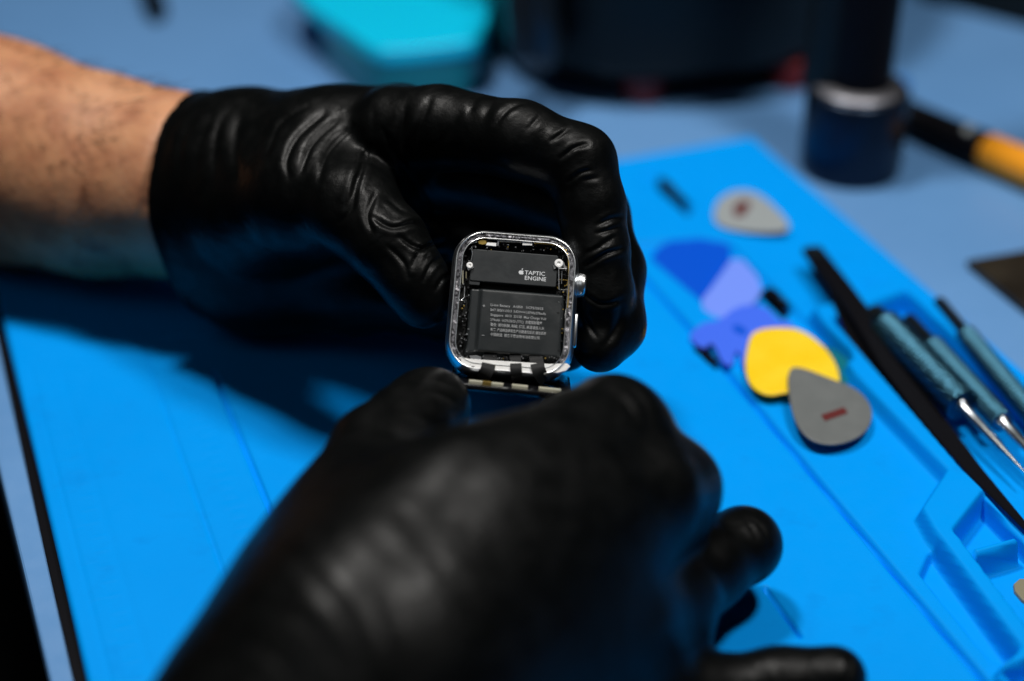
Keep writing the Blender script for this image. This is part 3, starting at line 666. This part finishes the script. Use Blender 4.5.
# --- holding hand
wc = P(182, 186, 52.0); axis = (P(230, 190, 48.4)-P(60, 178, 53.4)); axis /= np.linalg.norm(axis)
cutn = .93*cR+.34*(-cF)-.06*cU; cutn /= np.linalg.norm(cutn)
f_index = J([(395, 130, 46.2, 44), (440, 128, 45.6, 41), (520, 140, 44.3, 38), (578, 163, 44.3, 37), (591, 205, 44.2, 33), (597, 250, 44.1, 31), (602, 292, 44.1, 30), (604, 326, 44.3, 28)])
f_mid = J([(400, 165, 48.4, 42), (500, 180, 47.2, 38), (592, 215, 46.2, 36), (612, 270, 45.3, 32), (611, 325, 44.6, 33), (600, 345, 44.2, 28)])
f_ring = J([(380, 215, 50, 42), (470, 240, 49, 36), (555, 270, 48, 33), (585, 315, 46.6, 30), (565, 345, 45.6, 27)])
f_pink = J([(340, 275, 50.2, 52), (440, 304, 49, 34), (510, 316, 48, 30), (545, 335, 47, 26), (545, 345, 46.5, 24)])
f_thumb = J([(262, 205, 48.4, 66), (312, 195, 46.6, 62), (352, 208, 45.2, 46), (388, 244, 44.4, 38), (414, 280, 44.2, 32), (424, 300, 44.2, 29)])
palm_c = J([(182, 188, 52, 86), (250, 188, 50.2, 84), (330, 168, 48.2, 72), (400, 134, 47.2, 49)])
palm_d = J([(185, 200, 52, 84), (262, 250, 51.2, 78), (355, 276, 50.2, 58)])
palm_e = J([(250, 180, 50, 80), (380, 200, 49, 52)])
web = J([(330, 150, 47.3, 48), (392, 145, 46.6, 40)])
arm_j = [(P(-420, 40, 63), 4.4), (P(-160, 104, 57.8), 4.15), (P(0, 152, 54.7), 3.58), (P(100, 176, 53.2), 3.15), (P(182, 186, 52), 2.8), (P(240, 190, 50.4), 2.6)]
def fn_left(X):
    palm = chain(X, palm_c, 1.2); palm = smin(palm, chain(X, palm_d, 1.0), 1.3); palm = smin(palm, chain(X, palm_e, 1), 1.0)
    palm = smin(palm, chain(X, web), .7)
    d = smin(palm, chain(X, f_thumb, .45), .8)
    for f_ in (f_index, f_mid, f_ring, f_pink): d = smin(d, smin(palm, chain(X, f_, .35), .35), .10)
    s_ = (X-wc)@cutn                                   # cuff: cut square across the forearm, slightly flared
    arm = capd(X, wc-axis*4, wc+axis*2.5, 3.2, 2.68)
    d = smin(d, arm, .4)
    ang = np.arctan2((X-wc)@cU, (X-wc)@np.cross(axis, cU))
    cut = .95-s_+.10*np.sin(3*ang)+.05*np.sin(7*ang+1)
    d = d-.07*np.exp(-((s_-1.05)/.13)**2)               # rolled bead
    return np.maximum(d, cut)
foldsL = []
def fo(pts, w=4, a=.05, s=2.523, o=(150, 80), L=foldsL): L.append(dict(p=[(o[0]+x/s, o[1]+y/s) for x, y in pts], w=w, a=a*.7))
for p_, w_, a_ in [([(400, 65), (330, 110), (295, 190)], 4, .05), ([(440, 85), (375, 140), (345, 200), (350, 245)], 4.5, .07), ([(475, 100), (410, 160), (380, 235)], 4, .06), ([(512, 118), (450, 180), (425, 255)], 4.5, .07),
                   ([(552, 165), (528, 240), (500, 320)], 5, .10), ([(520, 250), (512, 320), (480, 360)], 4, .05), ([(570, 285), (548, 340), (560, 380)], 4, .08), ([(560, 345), (610, 372), (670, 362), (705, 392)], 3.6, .08), ([(600, 300), (640, 330), (690, 340)], 3.2, .06),
                   ([(630, 395), (680, 425), (735, 410)], 3.4, .08), ([(660, 475), (685, 430), (745, 405)], 3.4, .08), ([(690, 505), (715, 460), (757, 440)], 3.2, .07), ([(600, 420), (640, 460), (650, 500)], 3.4, .06), ([(720, 530), (740, 500), (765, 490)], 3, .06),
                   ([(588, 125), (625, 195), (690, 300), (745, 380)], 5, .09), ([(645, 75), (620, 200)], 5, .05), ([(705, 60), (660, 165)], 5, .05), ([(565, 70), (560, 140)], 6, .04),
                   ([(75, 245), (80, 150), (130, 70)], 5, .03), ([(160, 260), (170, 130), (205, 70)], 6, .035), ([(120, 260), (125, 170), (165, 70)], 5, .02), ([(230, 90), (215, 170), (220, 250)], 7, .05)]: fo(p_, w_, a_)
for p_, w_, a_ in [([(490, 145), (440, 165), (395, 215)], 4, .08), ([(645, 232), (585, 275)], 3, .09), ([(705, 285), (660, 300), (615, 335)], 3, .09), ([(715, 375), (680, 385), (640, 415)], 2.8, .09), ([(825, 535), (790, 540), (745, 560)], 3.5, .08), ([(690, 410), (745, 400)], 3, .04),
                   ([(95, 140), (55, 300)], 6, .06), ([(275, 175), (200, 300)], 6, .06), ([(330, 120), (300, 190)], 6, .05), ([(390, 130), (350, 200)], 5, .05), ([(550, 185), (500, 240)], 4, .05), ([(180, 110), (140, 200)], 6, .04), ([(800, 600), (740, 640), (700, 660)], 3, .05),
                   ([(650, 420), (640, 520)], 4, .03)]: fo(p_, w_, a_*.7, 3.404, (380, 60))
for p_, w_, a_ in [([(215, 285), (170, 300), (120, 330)], 3, .09), ([(205, 230), (150, 245)], 3, .05), ([(110, 400), (160, 430), (210, 420)], 3, .06), ([(215, 420), (205, 480), (170, 540)], 5, .06), ([(120, 470), (150, 520)], 3, .05)]: fo(p_, w_, a_, 2.62, (540, 140))

person = empty('person', P(-200, 200, 58)*[1, 1, 0]+[0, 0, ZD], 'person in black nitrile gloves, one forearm bare, opening the small watch', 'person')
def arm_fn(jj, cutp=None, ax=None):
    jj = [(np.asarray(a_, np.float32), r_) for a_, r_ in jj]
    def fn(X):
        d = chain(X, jj, .6)
        if cutp is not None: d = np.maximum(d, (X-cutp)@ax)
        return d
    return fn
def bounds(Js, pad=.9):
    pts = np.array([p for J_ in Js for p, r in J_]); rs = max(r for J_ in Js for p, r in J_)
    return pts.min(0)-rs-pad*.3, pts.max(0)+rs+pad*.3
lo, hi = bounds([arm_j]); fa = body('forearm', arm_fn(arm_j, wc+axis*1.6, axis), lo, hi, .16, 'skin', person, subd=1, relax=25)
lo, hi = bounds([f_index, f_mid, f_ring, f_pink, f_thumb, palm_c, palm_d]); lo[0] = max(lo[0], (wc-axis*1)[0]-3.5)
gl = body('glove', fn_left, lo, hi, .085, 'glove', person, foldsL); gl['label'] = 'black glove on the hand that holds the watch'
# fine forearm hair
mb = MB(); pj = [(np.asarray(a_), r_) for a_, r_ in arm_j]
cam_dir = lambda p: (CAM-p)/np.linalg.norm(CAM-p)
for i in range(1500):
    t_ = rng.random()*2.75+1.0; k = int(t_); f_ = t_-k; c_ = pj[k][0]*(1-f_)+pj[k+1][0]*f_; r_ = pj[k][1]*(1-f_)+pj[k+1][1]*f_
    tt_, u_, v_ = frame_of(pj[k+1][0]-pj[k][0]); a_ = rng.random()*2*math.pi; nrm = math.cos(a_)*u_+math.sin(a_)*v_
    if (c_-wc)@axis > -.6: continue
    tang = np.cross(tt_, nrm); b_ = c_+nrm*(r_-.03); dr = tt_*(.6+.5*rng.random())+tang*(rng.random()-.3)*.9+nrm*.35; dr /= np.linalg.norm(dr); L_ = .5+.6*rng.random()
    mb.add(*tube([b_, b_+dr*L_*.5, b_+dr*L_-nrm*.06], [.010, .008, .003], 3))
tag(mb.build('arm_hair', 'hair', fa, smooth=False), kind='stuff')

# --- prying hand
g_thumb = J([(352, 610, 36.0, 95), (352, 520, 37.5, 70), (378, 455, 39.3, 50), (408, 428, 40.6, 42), (426, 409, 41.5, 37), (433, 406, 41.6, 36)])
g_index = J([(462, 500, 35.6, 72), (520, 468, 36.6, 60), (575, 440, 37.9, 49), (612, 424, 38.8, 47), (602, 432, 40.4, 40), (580, 428, 41.6, 34), (562, 418, 42.2, 27)])
g_mid = J([(512, 560, 35.4, 70), (585, 520, 36.6, 56), (650, 498, 38.0, 50), (672, 488, 39.2, 47), (650, 500, 41, 42), (610, 500, 42, 38)])
g_ring = J([(548, 640, 35.6, 74), (610, 622, 37.0, 62), (664, 602, 38.8, 50), (706, 570, 40.0, 39), (742, 546, 40.9, 36), (744, 544, 41, 36)])
g_pink = J([(560, 710, 36.0, 70), (640, 698, 37.4, 52), (710, 694, 38.2, 38), (780, 684, 38.4, 35), (834, 678, 38.3, 33)])
p_a = J([(280, 780, 33.6, 138), (365, 650, 34.4, 122), (455, 510, 35.6, 76)])
p_b = J([(292, 790, 33.8, 130), (430, 700, 34.8, 110), (540, 610, 35.8, 72)])
p_c = J([(300, 800, 34.4, 128), (440, 780, 35.6, 95), (560, 715, 36.4, 62)])
p_e = J([(470, 530, 35.9, 62), (560, 480, 37.2, 52), (628, 452, 38.8, 50)])
p_f = J([(500, 590, 35.9, 66), (590, 555, 37.2, 62), (650, 525, 39.2, 50)])
p_g = J([(540, 690, 36.2, 66), (615, 655, 37.4, 56), (668, 632, 38.7, 42)])
p_d = J([(305, 700, 35.4, 122), (340, 600, 36.2, 98), (430, 520, 36.6, 70)])
def fn_right(X):
    palm = chain(X, p_a, 1.6); palm = smin(palm, chain(X, p_b, 1.), 2.2); palm = smin(palm, chain(X, p_c, 1.), 1.8); palm = smin(palm, chain(X, p_d, 1.), 1.0)
    for q_ in (p_e, p_f, p_g): palm = smin(palm, chain(X, q_, .6), .9)
    d = smin(palm, chain(X, g_thumb, .5), .9)
    for f_, kk_ in ((g_index, .8), (g_mid, .75), (g_ring, .35), (g_pink, .4)): d = smin(d, smin(palm, chain(X, f_, .4), kk_), .12)
    return np.maximum(d, wc2-X@ax2) if False else np.maximum(d, -((X-wr_c)@wr_a))
wr_c = P(215, 880, 33.2); wr_a = P(292, 790, 33.7)-wr_c; wr_a /= np.linalg.norm(wr_a); wr_c = P(292, 790, 33.7)-wr_a*1.8
foldsR = []
for p_, w_, a_ in [([(318, 540), (365, 590), (392, 655)], 11, .07), ([(290, 560), (340, 610), (365, 670)], 10, .06), ([(350, 515), (400, 560), (435, 620)], 12, .07), ([(395, 505), (430, 550), (450, 600)], 12, .05), ([(240, 600), (300, 620), (345, 675)], 11, .06), ([(205, 625), (270, 655), (300, 690)], 10, .06),
                   ([(440, 560), (470, 600), (485, 650)], 12, .05), ([(262, 540), (300, 560), (330, 590)], 9, .05), ([(750, 519), (762, 528), (770, 545)], 2.5, .07), ([(742, 516), (752, 528), (757, 540)], 3, .04), ([(790, 645), (778, 665), (780, 681)], 4, .07), ([(822, 645), (812, 662), (816, 681)], 4, .08), ([(846, 652), (850, 668), (846, 681)], 4, .06), ([(760, 652), (752, 670)], 4, .05),
                   ([(402, 402), (430, 392), (460, 404)], 3.5, .05), ([(405, 388), (430, 380), (458, 388)], 3, .04), ([(380, 420), (410, 415), (440, 425)], 5, .04), ([(625, 385), (645, 405), (650, 430)], 5, .06), ([(600, 390), (622, 400), (635, 420)], 5, .04), ([(690, 455), (702, 475), (706, 500)], 5, .06), ([(668, 448), (684, 462), (690, 485)], 5, .04), ([(640, 470), (655, 500), (690, 530)], 6, .05), ([(700, 560), (720, 580), (728, 605)], 5, .04)]:
    foldsR.append(dict(p=p_, w=w_, a=a_*.24))
lo, hi = bounds([g_thumb, g_index, g_mid, g_ring, g_pink, p_a, p_b, p_c]); hi[2] -= 1.0
gr = body('glove', fn_right, lo, hi, .085, 'glove', person, foldsR, soften=(P(440, 580, 35.5), 3.9, 6.4, 8)); gr['label'] = 'black glove on the hand that pulls the display away'
arm2 = [(P(292, 790, 33.9), 2.45), (wr_c-wr_a*1.5, 2.6), (wr_c-wr_a*7, 3.2), (wr_c-wr_a*16-np.array([0, 0, 0]), 4.1)]
lo, hi = bounds([arm2]); body('forearm', arm_fn(arm2), lo, hi, .2, 'skin', person, subd=1)

# ------------------------------------------------------------------ light and camera
w = bpy.data.worlds.new('World'); sc.world = w; w.use_nodes = True
w.node_tree.nodes['Background'].inputs['Color'].default_value = (.45, .65, 1, 1); w.node_tree.nodes['Background'].inputs['Strength'].default_value = .004
def area(name, loc_, target, sx_, sy_, power, color):
    l = bpy.data.lights.new(name, 'AREA'); l.shape = 'RECTANGLE'; l.size = sx_*S; l.size_y = sy_*S; l.energy = power; l.color = color
    o = bpy.data.objects.new(name, l); col.objects.link(o); L_ = np.array(loc_, float); o.location = tuple(L_*S)
    d = np.array(target, float)-L_; from mathutils import Vector
    o.rotation_euler = Vector(d).to_track_quat('-Z', 'Y').to_euler(); return o
area('desk_lamp', (-15, 53, 80), (0, 42, 2), 10, 10, 4.7, (1, .97, .93))
area('bench_lamp', (27, 33, 76), (4, 42, 0), 10, 10, 4.0, (1, .97, .93))
area('fill_panel', (-34, -12, 78), (0, 40, 3), 50, 40, 0.32, (.92, .97, 1))  # added soft fill, gives the watch rim and gloves something to reflect

cd = bpy.data.cameras.new('camera'); co = bpy.data.objects.new('camera', cd); col.objects.link(co); sc.camera = co
cd.sensor_width = 36; cd.lens = F/1024*36; cd.clip_start = .01; cd.clip_end = 50
mt = Matrix(((cR[0], cU[0], -cF[0], CAM[0]*S), (cR[1], cU[1], -cF[1], CAM[1]*S), (cR[2], cU[2], -cF[2], CAM[2]*S), (0, 0, 0, 1))); co.matrix_world = mt
cd.dof.use_dof = True; cd.dof.focus_distance = .436; cd.dof.aperture_fstop = 3.7
sc.view_settings.view_transform = 'Standard'; sc.view_settings.look = 'None'; sc.view_settings.exposure = 0; sc.view_settings.gamma = 1
sc.cycles.use_denoising = True; sc.cycles.max_bounces = 6
